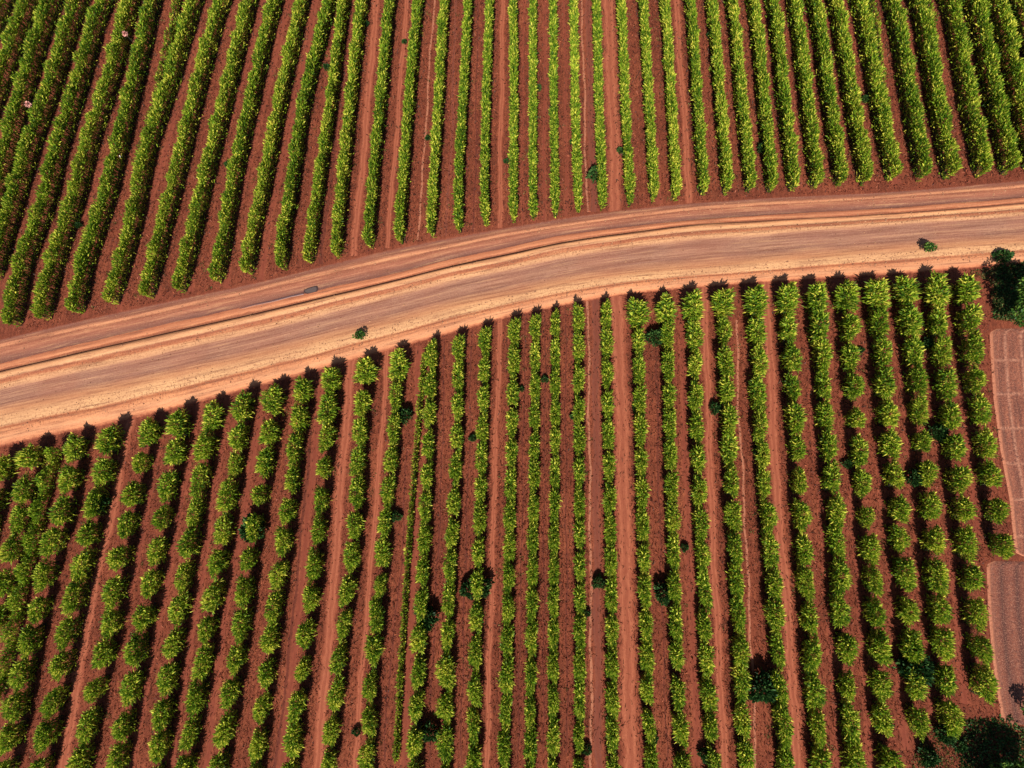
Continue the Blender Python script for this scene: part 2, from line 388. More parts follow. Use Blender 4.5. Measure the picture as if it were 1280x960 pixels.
# below the road
strip('dirt_track', [(166, 516), (150, 585), (136, 660), (122, 712), (107, 795), (92, 880), (80, 955), (72, 1010)], 12, M_PALE)
strip('wheel_rut', [(402, 458), (397, 480), (382, 612), (372, 712), (361, 820), (345, 955), (339, 1010)], 4, M_DARK, 0.012)
strip('dirt_track', [(408, 456), (403, 480), (388, 612), (378, 712), (367, 820), (351, 955), (345, 1010)], 9, M_MID)
strip('dirt_track', [(440, 448), (436, 492), (423, 642), (417, 732), (407, 840), (397, 955), (392, 1010)], 11, M_PALE)
strip('dirt_track', [(484, 437), (480, 505), (472, 605), (462, 725), (452, 845), (444, 955), (440, 1010)], 6, M_PALE)
strip('dirt_track', [(626, 398), (622, 492), (617, 630), (615, 730), (611, 845), (609, 955), (607, 1010)], 6, M_PALE)
strip('narrow_path', [(735, 375), (736, 492), (738, 700), (739, 955), (739, 1010)], 2.8, M_LINE, 0.012)
strip('dirt_track', [(744, 374), (745, 492), (746, 700), (748, 955), (748, 1010)], 10, M_GREY)
strip('dirt_track', [(770, 370), (776, 492), (779, 605), (782, 720), (788, 945), (790, 1010)], 17, M_PALE)
strip('dirt_track', [(880, 357), (885, 492), (892, 692), (900, 845), (906, 955), (909, 1010)], 8, M_PALE)
strip('dirt_track', [(957, 352), (965, 487), (972, 630), (981, 720), (990, 845), (997, 955), (1001, 1010)], 10, M_PALE)
strip('narrow_path', [(921, 400), (923, 505), (929, 605), (937, 770), (944, 920), (946, 1010)], 2.4, M_LINE)
for a in ([(589, 412), (587, 542), (582, 692), (576, 952)], [(556, 424), (551, 617), (545, 732), (536, 952)], [(658, 390), (655, 492), (652, 692), (647, 952)],
          [(682, 386), (681, 492), (680, 700), (679, 945)], [(707, 381), (707, 492), (708, 700), (709, 945)], [(508, 560), (502, 700), (486, 850), (480, 952)],
          [(820, 366), (823, 600), (829, 800), (834, 952)]):
    strip('wheel_rut', a, 2.6, M_DARK)
for a in ([(62, 590), (40, 700), (0, 830)], [(250, 500), (228, 620), (206, 740), (175, 900), (165, 960)], [(287, 488), (270, 600), (245, 760), (222, 900), (214, 960)],
          [(205, 515), (190, 600), (165, 730), (135, 850), (112, 960)], [(330, 480), (308, 620), (280, 780), (258, 960)], [(852, 362), (856, 550), (864, 750), (872, 960)],
          [(1008, 350), (1018, 520), (1033, 700), (1050, 960)], [(1045, 350), (1058, 520), (1072, 700), (1090, 960)], [(1085, 347), (1095, 520), (1112, 700), (1133, 940)],
          [(1122, 345), (1133, 520), (1150, 700), (1168, 900)], [(1160, 340), (1172, 520), (1190, 700), (1207, 880)], [(1200, 340), (1208, 520), (1225, 680)],
          [(100, 560), (85, 640), (45, 800), (10, 900)], [(524, 432), (520, 600), (512, 800), (505, 960)]):
    strip('field_path', a, 8, M_MID)

# seed plots at the right edge (raked beds with a low rim)
def plot(name, L, R, T, B, kind):
    """L: left border pixels from top to bottom; R: right x"""
    N = NT(name + '_soil'); uv = N.n('ShaderNodeUVMap').outputs[0]
    sep = N.n('ShaderNodeSeparateXYZ'); N.l(uv, sep.inputs[0])
    u, v = sep.outputs[0], sep.outputs[1]
    n = N.noise(N.pos(), 3.0, 5, 0.75); nl = N.noise(N.mapv(uv, (1.6, 0.12, 1)), 1.0, 4, 0.7)
    if kind == 0:
        c = N.ramp(nl, [(0.35, al(104, 54, 40)), (0.52, al(150, 82, 60)), (0.68, al(184, 110, 80))])
        g = N.math('ABSOLUTE', N.math('SUBTRACT', N.math('FRACT', N.math('MULTIPLY', N.math('ADD', u, N.math('MULTIPLY', n, .22)), 0.5)), 0.5))
        g2 = N.math('ABSOLUTE', N.math('SUBTRACT', N.math('FRACT', N.math('MULTIPLY', N.math('ADD', v, N.math('MULTIPLY', n, .4)), 0.22)), 0.5))
        gm = N.math('MULTIPLY', N.math('MAXIMUM', N.ramp(g, [(0.36, bw(0)), (0.48, bw(0.7))]), N.ramp(g2, [(0.43, bw(0)), (0.49, bw(0.6))])), N.ramp(N.noise(N.pos(), .9, 4, .8), [(.35, bw(.35)), (.6, bw(1.0))]))
        c = N.mix(gm, c, al(225, 158, 128))
    else:
        g = N.math('FRACT', N.math('MULTIPLY', N.math('ADD', u, N.math('MULTIPLY', nl, .25)), 0.55))
        c = N.ramp(g, [(0.0, al(90, 46, 36)), (0.2, al(122, 64, 48)), (0.55, al(150, 84, 62)), (0.8, al(120, 62, 46)), (0.95, al(90, 46, 36))])
    c = N.mix(N.ramp(n, [(0.38, bw(0.9)), (0.52, bw(0))]), c, al(108, 56, 46))
    n9 = N.noise(N.pos(), 7.0, 3, .8); c = N.mix(N.ramp(n9, [(0.5, bw(0)), (0.7, bw(0.6))]), c, al(222, 160, 130))
    rim = N.ramp(N.math('DIVIDE', u, 4.0), [(0.0, bw(1)), (0.05, bw(1)), (0.09, bw(0.2)), (0.2, bw(0))])
    c = N.mix(N.math('MULTIPLY', rim, 0.85), c, al(222, 142, 108))
    N.l(c, N.b.inputs['Base Color']); N.b.inputs['Roughness'].default_value = 0.95
    N.bump(N.math('ADD', n, nl), 0.9, 0.22)
    P = np.array(L, float); ys = np.arange(P[0, 1], P[-1, 1] + .1, 4.0); xs = np.interp(ys, P[:, 1], P[:, 0])
    V = []; UV = []; W0 = 16.0; us = np.concatenate([[0, .15, .35, .6, .9], np.arange(1.2, W0, 0.4)])
    y0 = un(xs[0], ys[0])[1]
    n_y = len(ys)
    for i, (x, y) in enumerate(zip(xs, ys)):
        p = un(x, y); cn = max(0, 1 - min(i, n_y - 1 - i) * .45 / .9); p[0] += .9 * (1 - math.sqrt(max(0, 1 - cn * cn)))
        for uu in us:
            e = min(uu, i * .45, (n_y - 1 - i) * .45)
            rz = 0.012 + 0.14 * math.exp(-((e - .35) / .18) ** 2) * (1 if e > .1 else 0.0)
            if kind == 1 and e > .9: rz += 0.05 * (0.5 - 0.5 * math.cos(uu * .55 * 2 * math.pi))
            V.append((p[0] + uu, p[1], rz if e > 0.02 else 0.009)); UV.append((uu, y0 - p[1]))
    m = len(us); I, J = np.meshgrid(np.arange(n_y - 1), np.arange(m - 1)); b = (I * m + J).ravel()
    me = mesh_np(name, V, np.stack([b, b + m, b + m + 1, b + 1], 1), mats=[N.m], smooth=True, uv=UV)
    tag(link(name, me), kind='structure')
plot('seed_bed', [(1237, 411), (1238, 440), (1242, 500), (1250, 560), (1262, 625), (1269, 695)], 0, 0, 0, 0)
plot('furrowed_bed', [(1233, 701), (1235, 760), (1240, 820), (1247, 870), (1254, 908)], 0, 0, 0, 1)

# ------------------------------------------------------------------ row layout
ZC = 2.75      # height at which crowns were measured in the photo
UP = [  # crown centre lines above the road, left to right: (pixels..), width factor
 ([(5, -25), (-30, 55), (-60, 130)], 1), ([(38, -25), (27, 0), (2, 70), (-30, 160)], 1), ([(68, -25), (57, 0), (22, 108), (0, 188), (-25, 280)], 1),
 ([(101, -25), (90, 0), (60, 95), (30, 180), (12, 240), (-15, 330)], 1),
 ([(133, -25), (122, 0), (92, 100), (65, 185), (48, 255), (22, 325), (8, 392)], 1),
 ([(163, -25), (156, 0), (130, 100), (105, 175), (85, 252), (62, 320), (46, 384)], 1),
 ([(190, -25), (184, 0), (162, 100), (140, 190), (123, 257), (100, 325), (89, 376)], 1),
 ([(215, -25), (211, 0), (197, 62), (182, 130), (160, 205)], .45), ([(112, 245), (100, 285), (86, 335)], .45),
 ([(246, -25), (237, 0), (205, 105), (178, 187), (158, 285), (134, 366)], 1),
 ([(281, -25), (272, 0), (242, 107), (212, 230), (191, 310), (179, 358)], 1),
 ([(314, -25), (307, 0), (277, 120), (248, 237), (229, 318), (220, 350)], 1),
 ([(347, -25), (339, 0), (313, 110), (285, 237), (272, 315), (266, 340)], 1),
 ([(380, -25), (374, 0), (347, 120), (324, 237), (309, 305), (305, 330)], 1),
 ([(411, -25), (407, 0), (380, 110), (360, 237), (349, 305), (348, 325)], 1),
 ([(431, -25), (427, 0), (410, 130), (394, 237), (385, 300), (382, 318)], .75),
 ([(454, -25), (450, 0), (436, 120), (424, 237), (417, 310)], 1), ([(488, -25), (485, 0), (474, 120), (463, 237), (458, 300)], 1),
 ([(524, -25), (521, 0), (510, 120), (501, 237), (497, 293)], 1), ([(556, -25), (554, 0), (547, 120), (540, 237), (537, 285)], 1),
 ([(585, -25), (584, 0), (578, 120), (572, 237), (572, 280)], .95), ([(611, -25), (611, 0), (607, 120), (605, 237), (606, 272)], .9),
 ([(641, -25), (641, 0), (642, 120), (641, 237), (641, 265)], .95), ([(666, -25), (666, 0), (666, 120), (666, 262)], .9),
 ([(690, -25), (691, 0), (692, 120), (694, 259)], .9), ([(716, -25), (717, 0), (719, 120), (723, 254)], 1),
 ([(745, -25), (746, 0), (749, 120), (754, 249)], 1), ([(775, -25), (777, 0), (782, 120), (789, 245)], 1), ([(803, -25), (805, 0), (812, 120), (819, 240)], 1),
 ([(829, -25), (832, 0), (840, 120), (847, 237)], 1), ([(860, -25), (864, 0), (873, 120), (882, 232)], 1), ([(887, -25), (891, 0), (902, 120), (912, 230)], 1),
 ([(913, -25), (917, 0), (929, 120), (941, 228)], 1), ([(939, -25), (944, 0), (958, 130), (968, 227)], 1), ([(964, -25), (969, 0), (983, 120), (996, 225)], 1.05),
 ([(991, -25), (996, 0), (1012, 120), (1025, 222)], 1.05), ([(1016, -25), (1022, 0), (1040, 120), (1056, 220)], 1.05), ([(1043, -25), (1049, 0), (1069, 120), (1087, 217)], 1.05),
 ([(1072, -25), (1079, 0), (1102, 120), (1122, 214)], 1.05), ([(1093, -25), (1099, 0), (1109, 80), (1120, 160)], .4),
 ([(1114, -25), (1121, 0), (1143, 120), (1160, 212)], 1.05), ([(1147, -25), (1154, 0), (1176, 120), (1195, 210)], 1.05), ([(1165, -25), (1171, 0), (1180, 70), (1190, 135)], .3),
 ([(1187, -25), (1194, 0), (1217, 120), (1236, 207)], 1.05), ([(1217, -25), (1225, 0), (1250, 120), (1270, 204)], 1.05),
 ([(1247, -25), (1255, 0), (1281, 120), (1302, 202)], 1.05), ([(1277, -25), (1285, 0), (1311, 120), (1332, 200)], 1.05)]
LOW = [ # crown centre lines below the road: pixels, start of row first; width
 ([(0, 572), (-18, 640), (-45, 740)], 1), ([(37, 560), (25, 612), (8, 700), (-12, 770)], 1), ([(89, 546), (75, 632), (55, 705), (33, 800), (5, 930)], 1),
 ([(135, 538), (117, 622), (100, 695), (79, 800), (50, 935), (44, 965)], 1), ([(184, 527), (167, 602), (145, 705), (128, 800), (100, 930), (93, 965)], 1),
 ([(223, 517), (210, 587), (190, 697), (172, 787), (142, 955)], 1), ([(264, 506), (250, 582), (230, 700), (215, 790), (190, 958)], 1),
 ([(303, 494), (290, 575), (270, 700), (255, 792), (230, 945)], 1), ([(341, 486), (330, 570), (312, 680), (298, 785), (272, 950)], 1),
 ([(378, 473), (372, 530), (357, 640), (341, 760), (320, 920), (314, 965)], 1), ([(415, 460), (407, 540), (392, 692), (379, 805), (362, 935)], 1),
 ([(457, 450), (450, 520), (440, 665), (424, 805), (407, 952)], 1), ([(496, 442), (492, 525), (479, 660), (465, 827), (457, 950)], 1),
 ([(527, 438), (522, 492), (506, 692), (497, 830), (490, 960)], .55), ([(539, 430), (535, 542), (528, 700), (521, 860), (517, 955)], 1),
 ([(573, 422), (570, 560), (561, 732), (555, 935)], 1), ([(606, 412), (602, 560), (596, 732), (591, 940)], 1),
 ([(643, 401), (640, 520), (635, 740), (630, 940)], 1), ([(669, 396), (668, 540), (665, 732), (662, 945)], .92), ([(694, 391), (694, 540), (692, 740), (691, 950)], .88),
 ([(723, 385), (724, 540), (725, 740), (725, 945)], .95), ([(758, 379), (760, 500), (764, 700), (767, 950)], 1), ([(798, 377), (801, 530), (806, 720), (814, 945)], 1),
 ([(834, 372), (839, 560), (844, 732), (853, 950)], 1), ([(867, 368), (873, 560), (881, 735), (892, 945)], 1.05), ([(905, 363), (913, 537), (922, 730), (936, 955)], 1.05),
 ([(945, 362), (955, 560), (967, 720), (984, 950)], 1.05), ([(985, 360), (999, 572), (1011, 740), (1028, 955)], 1.1), ([(1021, 358), (1038, 560), (1053, 745), (1071, 960)], 1.1),
 ([(1059, 356), (1077, 565), (1096, 745), (1114, 960)], 1.1), ([(1097, 354), (1117, 565), (1137, 745), (1153, 912)], 1.1),
 ([(1136, 350), (1146, 450), (1159, 562), (1178, 765), (1190, 892)], 1.1), ([(1173, 350), (1183, 450), (1200, 580), (1224, 770), (1237, 875)], 1.1),
 ([(1213, 346), (1219, 430), (1236, 540), (1256, 680)], 1.1)]

def line_world(pts, z):
    P = np.array(pts, float); P = P[np.argsort(P[:, 1])]
    ys = np.arange(P[0, 1], P[-1, 1] + 0.01, 2.0)
    xs = smooth_interp(ys, P[:, 1], P[:, 0]) if len(P) > 2 else np.interp(ys, P[:, 1], P[:, 0])
    W = unv(list(zip(xs, ys)), z); W = W[::-1]             # from the low end of the picture upward (+Y)
    s = np.concatenate([[0], np.cumsum(np.linalg.norm(np.diff(W, axis=0), axis=1))])
    return W, s

ORD = ['zeroth', 'first', 'second', 'third', 'fourth', 'fifth', 'sixth', 'seventh', 'eighth', 'ninth', 'tenth', 'eleventh', 'twelfth', 'thirteenth', 'fourteenth',
       'fifteenth', 'sixteenth', 'seventeenth', 'eighteenth', 'nineteenth', 'twentieth', 'twenty-first', 'twenty-second', 'twenty-third', 'twenty-fourth',
       'twenty-fifth', 'twenty-sixth', 'twenty-seventh', 'twenty-eighth', 'twenty-ninth']

def hedge(pts, wf, seed):
    r = np.random.default_rng(seed)
    pts = sorted(pts, key=lambda t: t[1])
    if pts[-1][1] < 420 and wf >= .6:      # let the lower end of the row reach a few pixels further
        (xa, ya), (xb, yb) = pts[-2], pts[-1]; k_ = 4 + 9 * max(0, (500 - xb) / 500); pts[-1] = (xb + (xb - xa) / (yb - ya) * k_, yb + k_)
    W, s = line_world(pts, ZC); Ltot = s[-1]; thin = wf < .6
    per = 280 if not thin else 95
    n = int(Ltot * per)
    sp = r.uniform(0, Ltot, n)
    cx = np.interp(sp, s, W[:, 0]); cy = np.interp(sp, s, W[:, 1])
    ph = r.uniform(0, 6)
    bul = 1 + 0.16 * np.cos(sp / 4.05 * 2 * math.pi + ph) + 0.13 * np.sin(sp * 0.7 + ph * 3) + .12 * np.sin(sp * 2.3 + ph)
    end = np.clip(np.minimum(sp, Ltot - sp) / 0.9, 0.35, 1)
    hw = 0.46 * wf * bul * end
    top = (3.35 if not thin else 2.1) * (1 + .07 * np.sin(sp * .9 + ph) + .05 * np.sin(sp * 2.1) + .05 * np.cos(sp / 4.05 * 2 * math.pi + ph)) * (0.9 + 0.1 * end)
    bot = 1.75 if not thin else .5
    th = r.uniform(0, 2 * math.pi, n); rr = np.sqrt(r.uniform(0.12, 1, n))
    ox = np.cos(th) * rr; oz = np.sin(th) * rr
    lob = r.random(n) < .27
    z = (top + bot) / 2 + oz * (top - bot) / 2 - .25
    z = np.where(lob, r.uniform(.1, bot + .3, n), z)
    P = np.stack([cx + ox * hw, cy + r.normal(0, .05, n), z], 1)
    D = np.stack([ox * .5 + r.normal(0, .3, n), r.normal(0, .34, n), .9 + np.maximum(oz, -.4) * .45 + r.normal(0, .2, n)], 1)
    A = Acc()
    V, Q, T = blades(P, D, r.uniform(.30, .78, n) * (1 if not thin else .8), r.uniform(.10, .17, n), .2, seed)
    A.add(V, Q, T, np.repeat(np.clip(r.normal(.47, .29, n), 0, 1), 5), 0)
    m = int(Ltot * 8)
    for q in np.sort(r.uniform(0.2, Ltot - .2, m)):
        x = np.interp(q, s, W[:, 0]); y = np.interp(q, s, W[:, 1]); e = np.interp(q, [0, .9, Ltot - .9, Ltot], [.5, 1, 1, .5])
        bx = x + r.uniform(-.3, .3) * e * wf
        V, Q = tube([(bx, y, -.02), (bx + r.uniform(-.06, .06), y + r.uniform(-.06, .06), 1.0), (x + r.uniform(-.5, .5) * wf, y + r.uniform(-.15, .15), 2.6 if not thin else 1.5)], [.05, .04, .015], 3)
        A.add(V, Q, m=1)
    return A.mesh('crop_row', [M_LEAF, M_STEM])

iup = [i for i, (p, wf) in enumerate(UP) if wf >= .6]
ti = next(k for k, i in enumerate(iup) if UP[i][0][-1] == (789, 245))    # first row right of the wide pale track
thin_lab = {0: 'sparse thin crop row between two full hedges at the upper left', 1: 'short sparse crop row just above the road at the far left',
            2: 'thin crop row branching between two hedges at the upper right', 3: 'thinnest short crop row at the upper right edge'}
kthin = 0
UPW = []
for i, (pts, wf) in enumerate(UP):
    o = link('crop_row', hedge(pts, wf, 100 + i))
    if wf < .6:
        tag(o, thin_lab[kthin], 'crop row', 'crop rows above the road'); kthin += 1
    else:
        k = iup.index(i)
        d = k - ti
        lab = (f'tall leafy crop row above the road, {ORD[d + 1]} row right of the widest pale track' if d >= 0
               else f'tall leafy crop row above the road, {ORD[-d]} row left of the widest pale track')
        tag(o, lab, 'crop row', 'crop rows above the road')
        W, s = line_world(pts, ZC); UPW.append((d, W))

# ------------------------------------------------------------------ bushes below the road
def bush_crown(seed, hl=1.75, hw=.66, n=1150):
    r = np.random.default_rng(seed)
    th = r.uniform(0, 2 * math.pi, n); cz = r.uniform(-1, 1, n); q = np.sqrt(1 - cz ** 2); rr = r.uniform(.25, 1, n) ** .45
    a = rr * np.cos(th) * q; b_ = rr * np.sin(th) * q; c = rr * cz
    lump = 1 + .17 * np.sin(3 * th + seed) + .12 * np.sin(5 * th + seed * 2)
    b_ = np.sign(b_) * np.abs(b_) ** .85; tz = 1 - .16 * np.abs(b_) ** 2
    P = np.stack([a * hw * lump, b_ * hl * lump, (2.5 + .12 * math.sin(seed * 3.1) + c * .95) * tz], 1)
    low = r.random(n) < .26
    P[low, 2] = r.uniform(.1, 1.6, low.sum()); P[low, 0] *= .75; P[low, 1] *= .9
    D = np.stack([a * .6 + r.normal(0, .3, n), b_ * .5 + r.normal(0, .35, n), .72 + np.maximum(c, -.4) * .5 + r.normal(0, .2, n)], 1)
    V, Q, T = blades(P, D, r.uniform(.30, .80, n), r.uniform(.10, .17, n), .2, seed + 5)
    A = Acc(); A.add(V, Q, T, np.repeat(np.clip(r.normal(.47, .29, n), 0, 1), 5), 0)
    return A
def bush_trunk(seed, hl=1.6):
    r = np.random.default_rng(seed + 77); A = Acc()
    for k in range(22):
        y = r.uniform(-hl, hl); x = r.uniform(-.25, .25)
        V, Q = tube([(x, y, -.02), (x + r.uniform(-.06, .06), y * .97, 1.0), (r.uniform(-.45, .45), y * .85, 2.6)], [.055, .045, .015], 4)
        A.add(V, Q)
    return A
NVAR = 14
CR = [bush_crown(300 + k, 2.12 - .04 * k, .54 + .03 * (k % 4)) for k in range(NVAR)]
TK = [bush_trunk(300 + k) for k in range(NVAR)]
CRM = [a.mesh('crown', [M_LEAF]) for a in CR]; TKM = [a.mesh('trunk', [M_STEM]) for a in TK]
ilow = [i for i, (p, wf) in enumerate(LOW) if wf >= .6]
tl = next(k for k, i in enumerate(ilow) if LOW[i][0][0] == (798, 377))
spots = []; LOWW = []
for i, (pts, wf) in enumerate(LOW):
    if wf < .6:
        o = link('crop_row', hedge(pts, wf * .9, 400 + i))
        tag(o, 'narrow unbroken row of young crop plants below the road, left of the middle', 'crop row'); continue
    k = ilow.index(i); d = k - tl
    W, s = line_world(pts, ZC); LOWW.append((d, W)); r = np.random.default_rng(900 + i)
    q = s[-1] - 1.55; j = 1
    sl = (W[8, 0] - W[0, 0]) / (W[8, 1] - W[0, 1]); endq = -7.0 if max(t[1] for t in pts) > 925 else -1.6
    while q > endq:
        x = np.interp(q, s, W[:, 0]); y = np.interp(q, s, W[:, 1])
        if q < 0: y = W[0, 1] + q; x = W[0, 0] + sl * q
        ang = math.atan2(np.interp(q + 1, s, W[:, 0]) - np.interp(q - 1, s, W[:, 0]), 2.0)
        px, py = proj([(x, y, 2.6)])
        spots.append(dict(x=x, y=y, ang=-ang, row=d, j=j, wf=wf, px=px[0], py=py[0], i=i)); j += 1
        q -= 4.08 * (1 + .07 * max(0, min(1, (620 - proj([(x, y, 0)])[0][0]) / 400))) + r.normal(0, .16)
spots2 = [(62, 592), (55, 630), (45, 667), (37, 697), (27, 740), (22, 772), (12, 820)]
for s_ in spots:
    s_['vis'] = -16 < s_['px'] < 1296 and -16 < s_['py'] < 976
    s_['size'] = 12 * s_['wf'] + 0.03 * math.hypot(s_['px'] - 700, s_['py'] - 610)
vis = sorted([s_ for s_ in spots if s_['vis']], key=lambda t: -t['size'])
ind, rest = vis[:300], vis[300:] + [s_ for s_ in spots if not s_['vis']]
print('bushes visible', len(vis), 'rest', len(rest))
random.shuffle(ind)
for s_ in ind:
    k = random.randrange(NVAR)
    e = bpy.data.objects.new('leafy_bush', None); COL.objects.link(e); e.empty_display_size = .5
    e.location = (s_['x'] + random.gauss(0, .09), s_['y'] + random.gauss(0, .12), 0); e.rotation_euler = (0, 0, s_['ang'] + random.gauss(0, .06) + (math.pi if random.random() < .5 else 0))
    sc = random.uniform(.86, 1.16)
    ls = random.choice([.92, .97, 1.02, 1.08]) * (1.1 if abs(s_['row']) < 7 else 1.1 if (s_['j'] < 4 and s_['row'] > 0) else (1.0 if s_['row'] < 0 else .93))
    if s_['row'] < -6: sc *= 1.12
    if random.random() < .06: sc *= .8; ls *= .82
    if s_['j'] == 1: sc = 1.55 + random.uniform(-.15, .2)
    elif s_['j'] == 2: sc *= 1.15
    e.scale = (sc * s_['wf'], ls * random.uniform(.92, 1.08), random.uniform(.86, 1.1))
    d = s_['row']; side = 'right' if d >= 0 else 'left'; nn = ORD[d + 1] if d >= 0 else ORD[-d]
    tag(e, f"leafy green bush, {ORD[s_['j']]} down from road, in {nn} row {side} of the widest lower track", 'bush', 'bushes planted in rows below the road')
    link('crown', CRM[k], e); link('trunk', TKM[k], e)
A = Acc()
for s_ in rest:
    k = random.randrange(NVAR); c, s0 = math.cos(s_['ang']), math.sin(s_['ang']); ls = 1.07
    for src, mi in ((CR[k], 0), (TK[k], 1)):
        V = np.concatenate(src.V).copy(); V[:, 0] *= s_['wf']; V[:, 1] *= ls
        V = np.stack([V[:, 0] * c - V[:, 1] * s0 + s_['x'], V[:, 0] * s0 + V[:, 1] * c + s_['y'], V[:, 2]], 1)
        A.add(V, np.concatenate(src.Q), np.concatenate(src.T) if src.T else None, np.concatenate(src.t), mi)
tag(link('bush_rows', A.mesh('bush_rows', [M_LEAF, M_STEM])), 'green bushes of the close-set middle rows below the road', 'bushes', kind='stuff')
# the small row of seedlings hugging the third row at the lower left
A = Acc()
r = np.random.default_rng(5)
W, s = line_world([(72, 560), (62, 592), (45, 667), (27, 745), (8, 830), (-5, 880)], 1.2)
n = int(s[-1] * 190); q = r.uniform(0, s[-1], n)
P = np.stack([np.interp(q, s, W[:, 0]) + r.normal(0, .24, n), np.interp(q, s, W[:, 1]), r.uniform(.4, 2.3, n) * (1 + .3 * np.sin(q * 1.5))], 1)
V, Q, T = blades(P, np.stack([r.normal(0, .4, n), r.normal(0, .4, n), np.full(n, .8)], 1), r.uniform(.35, .6, n), r.uniform(.1, .17, n), .2, 5)
A.add(V, Q, T, np.repeat(np.clip(r.normal(.5, .2, n), 0, 1), 5))
for z_ in np.arange(.3, s[-1], .8):
    x, y = np.interp(z_, s, W[:, 0]), np.interp(z_, s, W[:, 1])
    V, Q = tube([(x, y, -.02), (x, y, 1.2)], [.04, .02], 4); A.add(V, Q, m=1)
tag(link('crop_row', A.mesh('crop_row', [M_LEAF, M_STEM])), 'low narrow strip of crop plants hugging a bush row at the lower left', 'crop row')

# ------------------------------------------------------------------ dark shrubs standing in and between the rows
def shrub_mesh(seed, n=620):
    r = np.random.default_rng(seed); th = r.uniform(0, 2 * math.pi, n); cz = r.uniform(-.2, 1, n); q = np.sqrt(1 - np.minimum(cz ** 2, 1)); rr = r.uniform(.3, 1, n) ** .5
    lump = 1 + .2 * np.sin(3 * th + seed) + .12 * np.sin(5 * th)
    P = np.stack([rr * np.cos(th) * q * lump, rr * np.sin(th) * q * lump, .55 + rr * cz * 1.15], 1)
    D = P * np.array([1, 1, .6]) + np.array([0, 0, .15]) + r.normal(0, .3, (n, 3))
    V, Q, T = blades(P, D, r.uniform(.3, .5, n), r.uniform(.14, .24, n), .15, seed)
    A = Acc(); A.add(V, Q, T, np.repeat(np.clip(r.normal(.5, .22, n), 0, 1), 5), 0)
    for k in range(5):
        a = k * 1.26 + seed
        V, Q = tube([(0, 0, -.02), (.1 * math.cos(a), .1 * math.sin(a), .5), (.5 * math.cos(a), .5 * math.sin(a), 1.1)], [.07, .05, .02], 4); A.add(V, Q, m=1)
    return A.mesh('shrub', [M_DLEAF, M_STEM])
SM = [shrub_mesh(50 + k) for k in range(4)]
SH = [(131, 630, 12), (322, 660, 14), (588, 735, 10), (604, 732, 11), (745, 222, 10), (536, 770, 12), (540, 912, 9), (447, 913, 5), (948, 856, 14), (1136, 832, 15), (829, 740, 11),
      (748, 727, 8), (733, 766, 5), (733, 935, 6), (817, 922, 5), (893, 511, 8), (507, 520, 9), (497, 645, 7), (591, 548, 5), (797, 513, 7), (717, 521, 5), (855, 684, 5),
      (948, 563, 8), (1057, 580, 6), (1140, 598, 9), (1168, 541, 9), (1080, 126, 5), (1234, 132, 8), (951, 188, 7), (889, 46, 7), (673, 112, 5), (715, 179, 4), (775, 190, 5),
      (181, 94, 6), (288, 208, 6), (409, 86, 5), (506, 54, 4), (458, 32, 5), (535, 174, 4), (633, 203, 4), (681, 475, 5), (818, 424, 10), (1075, 438, 4), (1156, 431, 7),
      (101, 283, 5), (652, 487, 4), (880, 940, 8), (1155, 942, 9), (1176, 913, 9), (1196, 930, 7), (300, 745, 4), (372, 905, 4)]
def rowphrase(W, px, py, low):
    best = None
    P0 = un(px, py)
    for d, Wl in W:
        x = np.interp(P0[1], Wl[:, 1], Wl[:, 0]); k = abs(x - P0[0])
        if best is None or k < best[0]: best = (k, d)
    d = best[1]; side = 'right' if d >= 0 else 'left'; nn = ORD[d + 1] if d >= 0 else ORD[-d]
    return f"{nn} row {side} of widest {'lower' if low else 'upper'} track"
used = set()
for k, (px, py, rp) in enumerate(SH):
    low = py > 400
    p = un(px, py); R = rp / 9.0
    o = link('dark_shrub', SM[k % 4]); o.location = (p[0], p[1], 0); o.rotation_euler = (0, 0, k * 1.7); R *= 1.0 if R > .9 else .85; o.scale = (R * .95, R * .95, min(R * 1.1, 1.8))
    size = 'tiny' if rp < 5 else 'small' if rp < 8 else 'medium' if rp < 11 else 'large'
    if low: zone = 'near the road' if py < 530 else 'midway down' if py < 700 else 'lower down' if py < 840 else 'at the bottom'
    else: zone = 'near top edge' if py < 80 else 'midway up' if py < 170 else 'near the road'
    lab = f"{size} dark shrub {zone} by {rowphrase(LOWW if low else UPW, px, py, low)}"
    if lab in used: lab = lab.replace('dark shrub', 'dark blue-green shrub')
    used.add(lab)
    tag(o, lab, 'shrub', 'dark shrubs scattered among the rows')

